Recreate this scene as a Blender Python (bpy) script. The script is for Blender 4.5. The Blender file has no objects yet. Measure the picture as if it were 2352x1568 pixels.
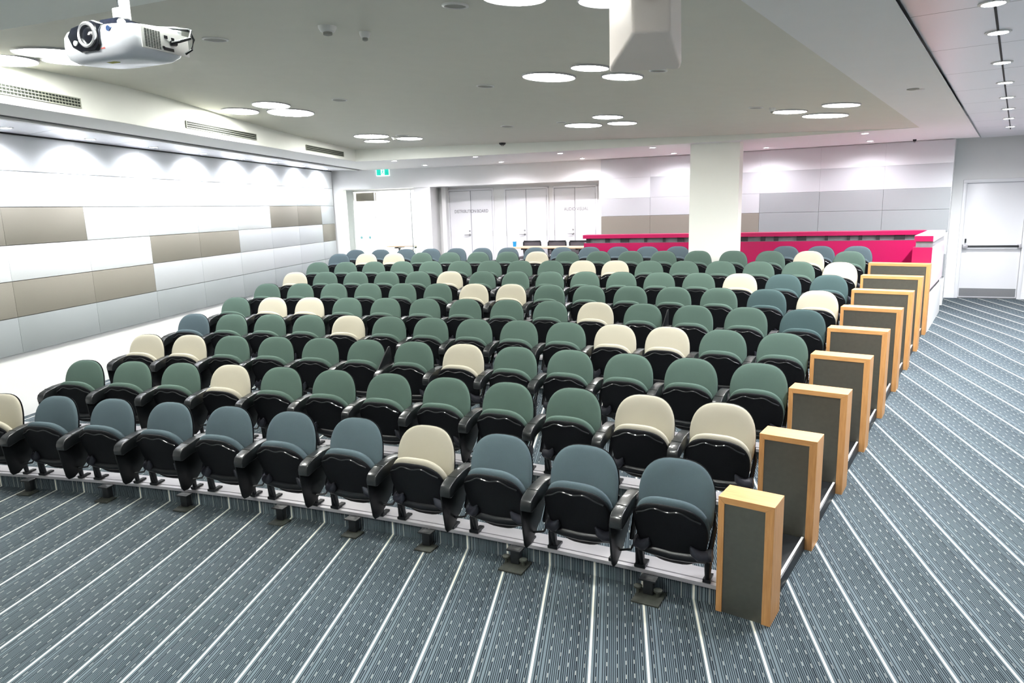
import bpy, bmesh, math, random
from mathutils import Vector, Matrix
S = bpy.context.scene
C = S.collection
PI = math.pi
R_ = math.radians
random.seed(7)

# ------------------------------------------------------------------ camera
H = 2.32                       # camera height above the front floor
F, PITCH, ROLL = 1613.13, 0.1881, -0.0292
cam = bpy.data.cameras.new('camera')
cam.sensor_fit = 'HORIZONTAL'; cam.sensor_width = 36.0
cam.lens = F / 2352.0 * 36.0
cam.clip_start = 0.05; cam.clip_end = 200
co = bpy.data.objects.new('camera', cam); C.objects.link(co)
co.matrix_world = Matrix.Translation((0, 0, H)) @ Matrix.Rotation(PI/2 - PITCH, 4, 'X') @ Matrix.Rotation(ROLL, 4, 'Z')
S.camera = co

# ------------------------------------------------------------------ world, exposure
w = bpy.data.worlds.new('world'); S.world = w; w.use_nodes = True
w.node_tree.nodes['Background'].inputs[0].default_value = (0.93, 0.96, 1.0, 1)
w.node_tree.nodes['Background'].inputs[1].default_value = 0.08
S.view_settings.view_transform = 'Standard'
S.view_settings.look = 'None'
S.view_settings.exposure = 2.34
S.view_settings.gamma = 1.0
S.view_settings.use_curve_mapping = False
DISC_E = 16.0        # emission of the round ceiling lights
SPOT_W = 26.0        # watts of one downlight
# ------------------------------------------------------------------ layout maths
AX, AY = -8.7005, -13.2213     # centre of the curved rows
R0, DR = 19.625, 0.9857        # first riser, row depth
Z0, DZ = 0.13, 0.0867          # first platform height, rise per row
ZC = 3.26                      # soffit height
AZL, AZR = 0.1482, 0.6189      # directions of left wall and aisle
UPF = 0.78                     # floor behind the last row
NP = Vector((1.3791, 3.5136))  # front panel corner
V = Vector((math.sin(AZR), math.cos(AZR))); U = Vector((V.y, -V.x))
WL = Vector((math.sin(AZL), math.cos(AZL))); NL = Vector((WL.y, -WL.x)); DL = -6.44
ZB = [0, .017, .059, .098, .147, .191, .234, .282, .35]
def tier_z(i): return Z0 + DZ*i - (.071 if i == 9 else 0)
def pol(R, deg): return Vector((AX + R*math.sin(R_(deg)), AY + R*math.cos(R_(deg))))
def ray(x, y):
    u, v = (x-1176)/F, (y-784)/F
    c, s = math.cos(-ROLL), math.sin(-ROLL)
    u, v = c*u - s*v, s*u + c*v
    c, s = math.cos(PITCH), math.sin(PITCH)
    return Vector((u, c - s*v, -s - c*v))
def hz(x, y, z):
    d = ray(x, y); t = (z-H)/d.z
    return Vector((d.x*t, d.y*t, z))
def hp(x, y, P, n):
    d = ray(x, y); t = (P.x*n.x + P.y*n.y)/(d.x*n.x + d.y*n.y)
    return Vector((d.x*t, d.y*t, H + d.z*t))
def hc(x, y, R):
    d = ray(x, y); a = d.x*d.x + d.y*d.y; b = -2*(d.x*AX + d.y*AY); c = AX*AX + AY*AY - R*R
    t = (-b + math.sqrt(b*b - 4*a*c))/(2*a)
    return Vector((d.x*t, d.y*t, H + d.z*t))
def phi(P): return math.degrees(math.atan2(P.x-AX, P.y-AY))
def ramp(x, y):
    s = (Vector((x, y)) - NP).dot(V)/DR
    xs = [0, 1, 2, 3, 4, 5, 6, 7, 8, 12.0]; zs = ZB + [.42]
    if s <= 0: return 0.0
    if s >= 12: return .42
    for k in range(9):
        if s <= xs[k+1]:
            t = (s-xs[k])/(xs[k+1]-xs[k]); return zs[k]*(1-t) + zs[k+1]*t

# ------------------------------------------------------------------ materials
def new_mat(name):
    m = bpy.data.materials.new(name); m.use_nodes = True
    return m, m.node_tree, m.node_tree.nodes['Principled BSDF']
def N(nt, kind, **kw):
    n = nt.nodes.new(kind)
    for k, v in kw.items():
        if k.startswith('i'):
            n.inputs[int(k[1:])].default_value = v
        else: setattr(n, k, v)
    return n
def mat(name, col, rough=.5, metal=0, noise=0, nscale=60, bump=0, bscale=200, emit=None, estr=0, spec=None, coat=0, trans=0, alpha=1):
    m, nt, b = new_mat(name)
    L = nt.links.new
    b.inputs['Base Color'].default_value = (*col, 1)
    b.inputs['Roughness'].default_value = rough
    b.inputs['Metallic'].default_value = metal
    if spec is not None: b.inputs['Specular IOR Level'].default_value = spec
    if coat: b.inputs['Coat Weight'].default_value = coat
    if trans: b.inputs['Transmission Weight'].default_value = trans; b.inputs['IOR'].default_value = 1.1
    tc = N(nt, 'ShaderNodeTexCoord')
    if noise:
        nz = N(nt, 'ShaderNodeTexNoise'); nz.inputs['Scale'].default_value = nscale; nz.inputs['Detail'].default_value = 4
        L(tc.outputs['Object'], nz.inputs['Vector'])
        mx = N(nt, 'ShaderNodeMix', data_type='RGBA')
        mx.inputs['A'].default_value = (*[c*(1-noise) for c in col], 1)
        mx.inputs['B'].default_value = (*[min(1, c*(1+noise)) for c in col], 1)
        L(nz.outputs['Fac'], mx.inputs['Factor']); L(mx.outputs['Result'], b.inputs['Base Color'])
    if bump:
        nb = N(nt, 'ShaderNodeTexNoise'); nb.inputs['Scale'].default_value = bscale
        L(tc.outputs['Object'], nb.inputs['Vector'])
        bp = N(nt, 'ShaderNodeBump'); bp.inputs['Strength'].default_value = bump; bp.inputs['Distance'].default_value = .002
        L(nb.outputs['Fac'], bp.inputs['Height']); L(bp.outputs['Normal'], b.inputs['Normal'])
    if emit:
        b.inputs['Emission Color'].default_value = (*emit, 1); b.inputs['Emission Strength'].default_value = estr
    return m
def wood_mat(name, col, sc=(30, 30, 2.2)):
    m, nt, b = new_mat(name); L = nt.links.new
    tc = N(nt, 'ShaderNodeTexCoord'); mp = N(nt, 'ShaderNodeMapping'); mp.inputs['Scale'].default_value = sc
    nz = N(nt, 'ShaderNodeTexNoise'); nz.inputs['Scale'].default_value = 3; nz.inputs['Detail'].default_value = 6
    L(tc.outputs['Object'], mp.inputs['Vector']); L(mp.outputs['Vector'], nz.inputs['Vector'])
    rp = N(nt, 'ShaderNodeValToRGB')
    rp.color_ramp.elements[0].position = .3; rp.color_ramp.elements[0].color = (col[0]*.78, col[1]*.7, col[2]*.6, 1)
    rp.color_ramp.elements[1].position = .7; rp.color_ramp.elements[1].color = (*col, 1)
    L(nz.outputs['Fac'], rp.inputs['Fac']); L(rp.outputs['Color'], b.inputs['Base Color'])
    b.inputs['Roughness'].default_value = .42
    return m
def carpet_mat():
    m, nt, b = new_mat('striped_carpet'); L = nt.links.new
    g = N(nt, 'ShaderNodeNewGeometry'); sx = N(nt, 'ShaderNodeSeparateXYZ'); L(g.outputs['Position'], sx.inputs[0])
    a = AZL
    def lin(cx, cy, off, div):
        m1 = N(nt, 'ShaderNodeMath', operation='MULTIPLY', i1=cx); L(sx.outputs['X'], m1.inputs[0])
        m2 = N(nt, 'ShaderNodeMath', operation='MULTIPLY_ADD', i1=cy); L(sx.outputs['Y'], m2.inputs[0]); L(m1.outputs[0], m2.inputs[2])
        m3 = N(nt, 'ShaderNodeMath', operation='ADD', i1=off); L(m2.outputs[0], m3.inputs[0])
        m4 = N(nt, 'ShaderNodeMath', operation='DIVIDE', i1=div); L(m3.outputs[0], m4.inputs[0]); return m4
    PER = .2955
    cc = lin(math.cos(a), -math.sin(a), -.165 + PER*40 + .006, PER)
    ss = lin(math.sin(a), math.cos(a), 40, 1.0)
    fr = N(nt, 'ShaderNodeMath', operation='FRACT'); L(cc.outputs[0], fr.inputs[0])
    cell = N(nt, 'ShaderNodeMath', operation='FLOOR'); L(cc.outputs[0], cell.inputs[0])
    # three masks along one repeat: cream line / thin dark lines / dashed lines
    def stripes(edges):
        r = N(nt, 'ShaderNodeValToRGB'); cr = r.color_ramp; cr.interpolation = 'CONSTANT'
        cr.elements[0].position = 0; cr.elements[0].color = (0, 0, 0, 1)
        pts = []
        for p, wd in edges: pts += [(p, 1), (p+wd, 0)]
        first = True
        for p, v in pts:
            e = cr.elements[1] if first else cr.elements.new(p)
            e.position = p; e.color = (v, v, v, 1); first = False
        L(fr.outputs[0], r.inputs['Fac']); return r
    cream = N(nt, 'ShaderNodeMath', operation='LESS_THAN', i1=.042); L(fr.outputs[0], cream.inputs[0])
    dark1 = stripes([(.085, .018), (.165, .017), (.233, .017), (.27, .019), (.345, .017), (.38, .018), (.415, .017), (.45, .018), (.53, .017), (.565, .019), (.60, .017)])
    dark2 = stripes([(.675, .019), (.71, .017), (.745, .017), (.81, .018), (.845, .017), (.885, .018), (.955, .017)])
    dash = stripes([(.118, .020), (.302, .022), (.485, .020), (.635, .020), (.775, .022), (.92, .018)])
    dash2 = stripes([(.123, .009), (.308, .010), (.490, .009), (.640, .009), (.781, .010), (.925, .008)])
    dk = N(nt, 'ShaderNodeMath', operation='MAXIMUM'); L(dark1.outputs['Color'], dk.inputs[0]); L(dark2.outputs['Color'], dk.inputs[1])
    # dash phase differs from line to line
    k1 = N(nt, 'ShaderNodeMath', operation='MULTIPLY', i1=13.0); L(cc.outputs[0], k1.inputs[0])
    k2 = N(nt, 'ShaderNodeMath', operation='FLOOR'); L(k1.outputs[0], k2.inputs[0])
    wn = N(nt, 'ShaderNodeTexWhiteNoise', noise_dimensions='1D'); L(k2.outputs[0], wn.inputs['W'])
    s1 = N(nt, 'ShaderNodeMath', operation='MULTIPLY_ADD', i1=9.0); L(ss.outputs[0], s1.inputs[0]); L(wn.outputs['Value'], s1.inputs[2])
    s2 = N(nt, 'ShaderNodeMath', operation='FRACT'); L(s1.outputs[0], s2.inputs[0])
    s3 = N(nt, 'ShaderNodeMath', operation='LESS_THAN', i1=.30); L(s2.outputs[0], s3.inputs[0])
    # base yarn colour slowly shifting between blue grey and green grey
    nz = N(nt, 'ShaderNodeTexNoise'); nz.inputs['Scale'].default_value = 2.2; L(g.outputs['Position'], nz.inputs['Vector'])
    n2 = N(nt, 'ShaderNodeTexNoise'); n2.inputs['Scale'].default_value = 260; n2.inputs['Detail'].default_value = 2; L(g.outputs['Position'], n2.inputs['Vector'])
    def mix(f, A, B):
        x = N(nt, 'ShaderNodeMix', data_type='RGBA')
        for s_, v in (('A', A), ('B', B)):
            if isinstance(v, tuple): x.inputs[s_].default_value = (*v, 1)
            else: L(v, x.inputs[s_])
        L(f, x.inputs['Factor']); return x.outputs['Result']
    base = mix(nz.outputs['Fac'], (.103, .130, .163), (.108, .143, .154))
    base = mix(n2.outputs['Fac'], base, (.155, .190, .205))
    c1 = mix(dk.outputs[0], base, (.012, .018, .024))
    dm = N(nt, 'ShaderNodeMath', operation='MULTIPLY'); L(dash2.outputs['Color'], dm.inputs[0]); L(s3.outputs[0], dm.inputs[1])
    c2 = mix(dm.outputs[0], mix(dash.outputs['Color'], c1, (.010, .014, .020)), (.38, .39, .35))
    c3 = mix(cream.outputs[0], c2, (.78, .77, .68))
    L(c3, b.inputs['Base Color']); b.inputs['Roughness'].default_value = .95
    b.inputs['Specular IOR Level'].default_value = .1
    return m
def seam_metal():
    m, nt, b = new_mat('ceiling_metal'); L = nt.links.new
    g = N(nt, 'ShaderNodeNewGeometry'); sx = N(nt, 'ShaderNodeSeparateXYZ'); L(g.outputs['Position'], sx.inputs[0])
    m1 = N(nt, 'ShaderNodeMath', operation='MULTIPLY', i1=V.x/1.19); L(sx.outputs['X'], m1.inputs[0])
    m2 = N(nt, 'ShaderNodeMath', operation='MULTIPLY_ADD', i1=V.y/1.19); L(sx.outputs['Y'], m2.inputs[0]); L(m1.outputs[0], m2.inputs[2])
    m3 = N(nt, 'ShaderNodeMath', operation='ADD', i1=20.05); L(m2.outputs[0], m3.inputs[0])
    fr = N(nt, 'ShaderNodeMath', operation='FRACT'); L(m3.outputs[0], fr.inputs[0])
    lt = N(nt, 'ShaderNodeMath', operation='LESS_THAN', i1=.008); L(fr.outputs[0], lt.inputs[0])
    x = N(nt, 'ShaderNodeMix', data_type='RGBA'); x.inputs['A'].default_value = (.80, .80, .84, 1); x.inputs['B'].default_value = (.2, .2, .22, 1)
    L(lt.outputs[0], x.inputs['Factor']); L(x.outputs['Result'], b.inputs['Base Color'])
    b.inputs['Roughness'].default_value = .34; b.inputs['Metallic'].default_value = .2
    return m
M = {}
M['carpet'] = carpet_mat()
M['white_wall'] = mat('white_plaster', (.86, .87, .86), .6, noise=.02, nscale=3)
M['white_door'] = mat('white_door_paint', (.84, .85, .87), .35, noise=.01, nscale=3)
M['line'] = mat('shadow_gap', (.50, .50, .54), .7, noise=.05)
M['ceil'] = mat('grey_ceiling_paint', (.72, .71, .63), .85, noise=.03, nscale=5)  # greyer and slightly warmer than the soffits
M['soffit'] = mat('white_soffit_paint', (.86, .86, .85), .8, noise=.02, nscale=4)
M['white_face'] = mat('white_bulkhead_paint', (.88, .90, .84), .7, noise=.02, nscale=4)
M['metal_ceil'] = seam_metal()
M['black_gap'] = mat('black_gap', (.01, .01, .012), .7, noise=.1)
M['p_white'] = mat('white_fabric', (.70, .73, .745), .9, noise=.05, nscale=240, bump=.15, bscale=500)
M['p_light'] = mat('pale_grey_fabric', (.46, .485, .50), .9, noise=.05, nscale=240, bump=.15, bscale=500)
M['p_grey'] = mat('cool_grey_fabric', (.27, .295, .30), .9, noise=.06, nscale=240, bump=.15, bscale=500)
M['p_brown'] = mat('taupe_fabric', (.235, .22, .185), .9, noise=.08, nscale=240, bump=.2, bscale=500)
M['magenta'] = mat('magenta_laminate', (.40, .001, .075), .35, noise=.02, nscale=3)
M['pale_pink'] = mat('painted_pink_reflection', (.80, .62, .68), .25, noise=.02, nscale=3)  # reflection on the glossy desk side, put into the base colour
M['slot_dark'] = mat('dark_slot', (.012, .010, .012), .6, noise=.1)
M['slot_glass'] = mat('smoked_acrylic', (.22, .22, .23), .2, noise=.3, nscale=8)
M['wood'] = wood_mat('beech_veneer', (.68, .36, .135))
M['wood_h'] = wood_mat('beech_veneer_flat', (.68, .37, .14), (2.2, 30, 30))
M['panel_metal'] = mat('dark_brushed_metal', (.17, .168, .14), .36, .75, noise=.12, nscale=30, bump=.12, bscale=400)
M['alu'] = mat('aluminium', (.46, .45, .47), .38, .35, noise=.04, nscale=30)
M['steel'] = mat('brushed_steel', (.45, .45, .46), .35, .9, noise=.05, nscale=50)
M['blackp'] = mat('black_plastic', (.006, .007, .009), .36, spec=.35, noise=.2, nscale=40)
M['shellp'] = mat('black_seat_shell', (.004, .0045, .006), .6, spec=.2, noise=.3, nscale=90, bump=.2, bscale=300)
M['hinge'] = mat('charcoal_plastic', (.020, .021, .030), .5, noise=.12, nscale=60)
M['armtop'] = mat('glossy_black_pad', (.010, .012, .013), .34, noise=.2, nscale=40, coat=.3)
M['tabletp'] = mat('tablet_board', (.004, .005, .006), .4, spec=.3, noise=.15, nscale=40)
M['post'] = mat('black_powder_coat', (.008, .010, .012), .45, noise=.2, nscale=40)
M['plate'] = mat('dusty_steel', (.05, .055, .045), .6, .3, noise=.5, nscale=40)
M['green'] = mat('green_wool', (.084, .130, .108), .95, noise=.14, nscale=420, bump=.25, bscale=700, spec=.2)
M['slate'] = mat('slate_blue_wool', (.082, .115, .130), .95, noise=.14, nscale=420, bump=.25, bscale=700, spec=.2)
M['teal'] = mat('deep_teal_wool', (.056, .092, .094), .95, noise=.14, nscale=420, bump=.25, bscale=700, spec=.2)
M['cream'] = mat('cream_wool', (.47, .445, .355), .95, noise=.06, nscale=420, bump=.25, bscale=700, spec=.2)
M['disc'] = mat('light_diffuser', (.9, .9, .88), .5, emit=(1, .99, .94), estr=DISC_E)
M['down'] = mat('downlight_lens', (.9, .9, .9), .5, emit=(.97, .96, 1), estr=34)
M['exit_g'] = mat('exit_green', (.0, .45, .33), .4, emit=(0, .70, .52), estr=.13)
M['exit_w'] = mat('exit_white', (.9, .95, .93), .4, emit=(.85, 1, .96), estr=.2)
M['fitting'] = mat('white_plastic', (.78, .78, .76), .4, noise=.02)
M['grille'] = mat('speaker_mesh', (.34, .34, .31), .7, noise=.2, nscale=200)
M['vent_dark'] = mat('vent_throat', (.015, .02, .015), .8, noise=.2)
M['vent_slat'] = mat('vent_slat', (.34, .36, .30), .5, noise=.03)
M['proj'] = mat('projector_shell', (.74, .77, .82), .3, noise=.02, coat=.2)
M['proj_side'] = mat('projector_side', (.72, .71, .68), .5, noise=.02)
M['lensblack'] = mat('glossy_black', (.006, .007, .012), .12, noise=.2)
M['chrome'] = mat('silver_ring', (.75, .75, .77), .22, .8)
M['box'] = mat('cream_speaker_cabinet', (.93, .84, .77), .45, noise=.02, nscale=6)
M['navy'] = mat('navy_window', (.02, .05, .14), .25)
M['yellow'] = mat('yellow_label', (.45, .43, .02), .5)
M['red'] = mat('red_label', (.75, .12, .10), .5)
M['blue'] = mat('blue_cup', (.02, .30, .62), .4)
M['glass'] = mat('pale_green_glass', (.82, .95, .90), .04, trans=1.0)
M['glass_edge'] = mat('green_glass_edge', (.10, .28, .20), .2)
M['frost'] = mat('teal_dot', (.22, .48, .50), .6)
M['meshback'] = mat('chair_mesh', (.10, .09, .10), .8, noise=.4, nscale=300)
M['tabletop'] = mat('pale_wood_top', (.62, .44, .28), .4, noise=.1, nscale=20)
M['text'] = mat('grey_lettering', (.22, .22, .24), .5)

# ------------------------------------------------------------------ mesh builder
class MB:
    def __init__(s): s.v = []; s.f = []
    def add(s, vs, fs):
        o = len(s.v); s.v += [tuple(a) for a in vs]; s.f += [tuple(i+o for i in f) for f in fs]; return s
    def box(s, c, d, T=None):
        x, y, z = c; a, b, e = d[0]/2, d[1]/2, d[2]/2
        vs = [Vector((x+i*a, y+j*b, z+k*e)) for k in (-1, 1) for j in (-1, 1) for i in (-1, 1)]
        if T: vs = [T @ q for q in vs]
        return s.add(vs, [(0, 2, 3, 1), (4, 5, 7, 6), (0, 1, 5, 4), (2, 6, 7, 3), (0, 4, 6, 2), (1, 3, 7, 5)])
    def prism(s, poly, a, b, fn):
        """poly 2-D outline, swept from a to b; fn(p, q, t)->xyz"""
        n = len(poly); vs = [fn(p, q, a) for p, q in poly] + [fn(p, q, b) for p, q in poly]
        return s.add(vs, [tuple(range(n))[::-1], tuple(range(n, 2*n))] + [(i, (i+1) % n, n+(i+1) % n, n+i) for i in range(n)])
    def slab(s, pts, z0, z1):
        return s.prism([(p[0], p[1]) for p in pts], z0, z1, lambda p, q, t: (p, q, t))
    def tube(s, path, r, n=8, cap=True):
        path = [Vector(p) for p in path]; rs = r if isinstance(r, (list, tuple)) else [r]*len(path); o = len(s.v)
        up = Vector((0, 0, 1))
        for i, p in enumerate(path):
            d = (path[min(i+1, len(path)-1)] - path[max(i-1, 0)]).normalized()
            a = d.cross(up) if abs(d.dot(up)) < .95 else d.cross(Vector((1, 0, 0))); a.normalize(); b = a.cross(d)
            for k in range(n):
                t = 2*PI*k/n; s.v.append(tuple(p + (a*math.cos(t) + b*math.sin(t))*rs[i]))
        for i in range(len(path)-1):
            for k in range(n):
                s.f.append((o+i*n+k, o+i*n+(k+1) % n, o+(i+1)*n+(k+1) % n, o+(i+1)*n+k))
        if cap: s.f.append(tuple(o+k for k in range(n))[::-1]); s.f.append(tuple(o+(len(path)-1)*n+k for k in range(n)))
        return s
    def lathe(s, prof, n=32, T=None):
        o = len(s.v)
        for r, z in prof:
            for k in range(n):
                t = 2*PI*k/n; q = Vector((r*math.cos(t), r*math.sin(t), z)); s.v.append(tuple(T @ q if T else q))
        for i in range(len(prof)-1):
            for k in range(n):
                s.f.append((o+i*n+k, o+i*n+(k+1) % n, o+(i+1)*n+(k+1) % n, o+(i+1)*n+k))
        s.f.append(tuple(o+k for k in range(n))[::-1]); s.f.append(tuple(o+(len(prof)-1)*n+k for k in range(n)))
        return s
    def build(s, name, m, parent=None, bevel=0, seg=2, smooth=True, ang=35):
        me = bpy.data.meshes.new(name); me.from_pydata(s.v, [], s.f)
        bm = bmesh.new(); bm.from_mesh(me)
        bmesh.ops.recalc_face_normals(bm, faces=bm.faces)
        if bevel:
            es = [e for e in bm.edges if len(e.link_faces) == 2 and e.calc_face_angle(0) > .5]
            bmesh.ops.bevel(bm, geom=es, offset=bevel, segments=seg, affect='EDGES', profile=.5)
        bm.to_mesh(me); bm.free()
        if smooth:
            me.shade_smooth(); me.set_sharp_from_angle(angle=R_(ang))
        me.materials.append(m)
        o = bpy.data.objects.new(name, me); C.objects.link(o)
        if parent: o.parent = parent
        return o
def tag(o, label, cat, group=None, kind=None):
    if label: o['label'] = label
    if cat: o['category'] = cat
    if group: o['group'] = group
    if kind: o['kind'] = kind
    return o
def struct(o, label, cat='room'):
    return tag(o, label, cat, kind='structure')
def empty(name, loc=(0, 0, 0), rz=0):
    o = bpy.data.objects.new(name, None); C.objects.link(o); o.location = loc; o.rotation_euler = (0, 0, rz); o.empty_display_size = .1
    return o
def copy_tree(o, parent=None):
    c = o.copy(); C.objects.link(c)
    if parent: c.parent = parent
    for ch in o.children: copy_tree(ch, c)
    return c
ORD = ['first', 'second', 'third', 'fourth', 'fifth', 'sixth', 'seventh', 'eighth', 'ninth', 'tenth', 'eleventh', 'twelfth', 'thirteenth', 'fourteenth', 'fifteenth', 'sixteenth', 'seventeenth', 'eighteenth']

# ------------------------------------------------------------------ floor and platforms
def floor_mesh():
    mb = MB(); xs = [-8 + .5*i for i in range(45)]; ys = [-5 + .5*j for j in range(55)]
    for y in ys:
        for x in xs: mb.v.append((x, y, ramp(x, y)))
    nx = len(xs)
    for j in range(len(ys)-1):
        for i in range(nx-1): mb.f.append((j*nx+i, j*nx+i+1, (j+1)*nx+i+1, (j+1)*nx+i))
    return mb
struct(floor_mesh().build('floor', M['carpet']), 'grey blue striped carpet floor rising as a ramp beside the seats', 'floor')
def left_phi(R):   # angle where the arc of radius R meets the left wall
    lo, hi = -5.0, 20.0
    for _ in range(40):
        m = (lo+hi)/2
        if pol(R, m).dot(NL) < DL: lo = m
        else: hi = m
    return hi
def aisle_phi(R, off):   # angle where the arc meets the line parallel to the aisle, offset to the right
    lo, hi = 10.0, 50.0
    for _ in range(40):
        m = (lo+hi)/2
        if (pol(R, m) - NP).dot(U) < off: lo = m
        else: hi = m
    return hi
def arc_slab(mb, Ra, Rb, z0, z1, pa, pb, n=28):
    o = len(mb.v)
    for i in range(n+1):
        t = i/n
        for R in (Ra, Rb):
            a, b = pa(R), pb(R)
            P = pol(R, a + (b-a)*t)
            mb.v.append((P.x, P.y, z0)); mb.v.append((P.x, P.y, z1))
    for i in range(n):
        a = o+4*i; b = a+4
        mb.f += [(a+1, b+1, b+3, a+3), (a, a+2, b+2, b), (a, b, b+1, a+1), (a+2, a+3, b+3, b+2)]
    mb.f += [(o, o+1, o+3, o+2), (o+4*n, o+4*n+2, o+4*n+3, o+4*n+1)]
    return mb
for i in range(10):
    Ra = R0 + DR*i; Rb = R0 + DR*(i+1) + (0 if i < 9 else .35)
    o = arc_slab(MB(), Ra, Rb, -.2, tier_z(i), left_phi, lambda R: aisle_phi(R, -.20)).build('floor', M['carpet'], smooth=False)
    struct(o, 'striped carpet platform under the %s row of chairs' % ORD[i], 'floor')
    n = MB(); z = tier_z(i)
    rp = lambda R: aisle_phi(R, -.24)
    for a, b, zz in ((-.030, .005, .006), (.010, .060, .010), (.066, .150, .006)):
        arc_slab(n, Ra+a, Ra+b, z-.018, z+zz, left_phi, rp)
    arc_slab(n, Ra-.026, Ra+.150, z-.018, z+.001, left_phi, rp)
    struct(n.build('trim_%d' % (i+1), M['alu'], smooth=False), 'pale aluminium step edge under the feet of the %s row of chairs' % ORD[i], 'trim')
o = arc_slab(MB(), R0+DR*10+.35, 31.9, -.2, UPF, left_phi, lambda R: aisle_phi(R, -.06)).build('floor', M['carpet'], smooth=False)
struct(o, 'striped carpet floor behind the last row of chairs', 'floor')
# sloping aisle edge between the end panels
for i in range(8):
    e = empty('trim_%d' % (i+11)); struct(e, 'dark aisle edge with white nosing strip beyond the %s end panel' % ORD[i], 'trim')
    P0 = NP + V*(DR*i + .194); P1 = NP + V*(DR*(i+1))
    z0 = ZB[i]*.8 + ZB[i+1]*.2; z1 = ZB[i+1]
    def seg(o0, o1, za, zb_, P0=P0, P1=P1, z0=z0, z1=z1):
        mb = MB(); A = [P0+U*o0, P0+U*o1, P1+U*o1, P1+U*o0]; zz = [z0, z0, z1, z1]
        mb.add([(p.x, p.y, z+za) for p, z in zip(A, zz)] + [(p.x, p.y, z+zb_) for p, z in zip(A, zz)], [(0, 1, 2, 3), (4, 5, 6, 7), (0, 1, 5, 4), (1, 2, 6, 5), (2, 3, 7, 6), (3, 0, 4, 7)])
        return mb
    seg(-.205, -.045, -.05, .085).build('ledge', M['post'], e, bevel=.006)
    seg(-.068, -.053, .085, .091).build('nosing_strip', M['fitting'], e)

# ------------------------------------------------------------------ row end panels
def end_panel(i):
    wid = .3065 + .0612*i; th = .194; zb, zt = ZB[i], [.704, .779, .861, .943, 1.026, 1.111, 1.192, 1.276, 1.365][i]
    hgt = zt - zb + .01
    o = empty('row_end_panel', (NP.x + V.x*DR*i, NP.y + V.y*DR*i, zb - .01), -AZR)
    tag(o, 'beech framed dark metal end panel beside the %s row of chairs' % ORD[i], 'end panel', 'row end panels along the aisle')
    f = MB(); bl, br, bt = .034, .048, .038; d = .006
    T_ = lambda p, q, t: (p, t, q)
    f.prism([(-wid, 0), (-wid+bl, 0), (-wid+bl, hgt-bt), (-wid, hgt)], 0, th, T_); f.prism([(-br, 0), (0, 0), (0, hgt), (-br, hgt-bt)], 0, th, T_)
    f.build('wood_frame', M['wood'], o, bevel=.0012, seg=1)
    g = MB(); g.prism([(-wid, hgt), (-wid+bl, hgt-bt), (-br, hgt-bt), (0, hgt)], 0, th, T_); g.build('wood_cap', M['wood_h'], o, bevel=.0012, seg=1)
    p = MB(); p.box((-(wid-bl+br)/2, th/2, (hgt-bt)/2), (wid-bl-br, th-2*d, hgt-bt)); p.build('metal_infill', M['panel_metal'], o)
    return o
for i in range(9): end_panel(i)

# ------------------------------------------------------------------ chairs
def pad(outline, centre, yfun, t0, t1, rings=6, n=44, power=5.0):
    """cushion: outline(theta)->(x,z); front surface y=yfun-t0 in the middle, back surface y=yfun+t1"""
    mb = MB(); cx, cz = centre
    def ring(sc, side):
        vs = []
        for k in range(n):
            x, z = outline(2*PI*k/n); x = cx + (x-cx)*sc; z = cz + (z-cz)*sc
            e = (1 - sc**power)**.5 if sc < 1 else 0
            vs.append((x, yfun(x, z) + (-t0*e if side < 0 else t1*e), z))
        return vs
    scs = [1.0, .985, .95, .88, .72, .45, .15]
    allr = [ring(s_, -1) for s_ in reversed(scs)] + [ring(s_, 1) for s_ in scs[1:]]
    for r in allr: mb.v += r
    m = len(allr)
    for i in range(m-1):
        for k in range(n): mb.f.append((i*n+k, i*n+(k+1) % n, (i+1)*n+(k+1) % n, (i+1)*n+k))
    mb.f.append(tuple(range(n))); mb.f.append(tuple((m-1)*n+k for k in range(n)))
    return mb
sg = lambda v, p: math.copysign(abs(v)**p, v)
def back_out(g=0):
    def fn(t):
        c, s_ = math.cos(t), math.sin(t); cz = .475
        x = (.228+g)*sg(c, 2/2.9)
        z = cz + ((.231+g)*sg(s_, 2/2.45) if s_ > 0 else .235*sg(s_, 2/3.6))
        if z < cz: x *= 1 - .09*((cz-z)/.235)**2
        return x, z
    return fn
def back_y(x, z): return .005 + (z-.25)*.12 - .6*x*x + .06*max(0, z-.45)
def seat_out(top, half, bot, g=0):
    def fn(t):
        c, s_ = math.cos(t), math.sin(t); cz = .35
        x = (half+g)*sg(c, 2/3.0)
        z = cz + ((top-cz+g)*sg(s_, 2/2.3) if s_ > 0 else (cz-bot)*sg(s_, 2/2.7))
        if z < cz: x *= 1 - .13*((cz-z)/(cz-bot))**1.5
        return x, z
    return fn
def seat_y(off): return lambda x, z: off - .035 - .36*(z-.11) + .9*x*x*.35
ARM = [(.105, .440), (.100, .462), (.03, .474), (-.08, .472), (-.17, .459), (-.235, .440), (-.262, .422), (-.274, .392), (-.272, .352), (-.245, .345), (-.15, .368), (.0, .386), (.07, .404)]
TAB = [(-.262, .370), (.020, .385), (.075, .375), (.088, .300), (.060, .225), (.0, .165), (-.08, .108), (-.150, .070), (-.200, .072), (-.220, .100), (-.245, .240)]
TABU = [(-.265, .335), (-.255, .375), (-.18, .47), (-.06, .60), (.00, .655), (.022, .655), (.035, .63), (.075, .50), (.11, .44), (.06, .40), (-.10, .375)]
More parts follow.
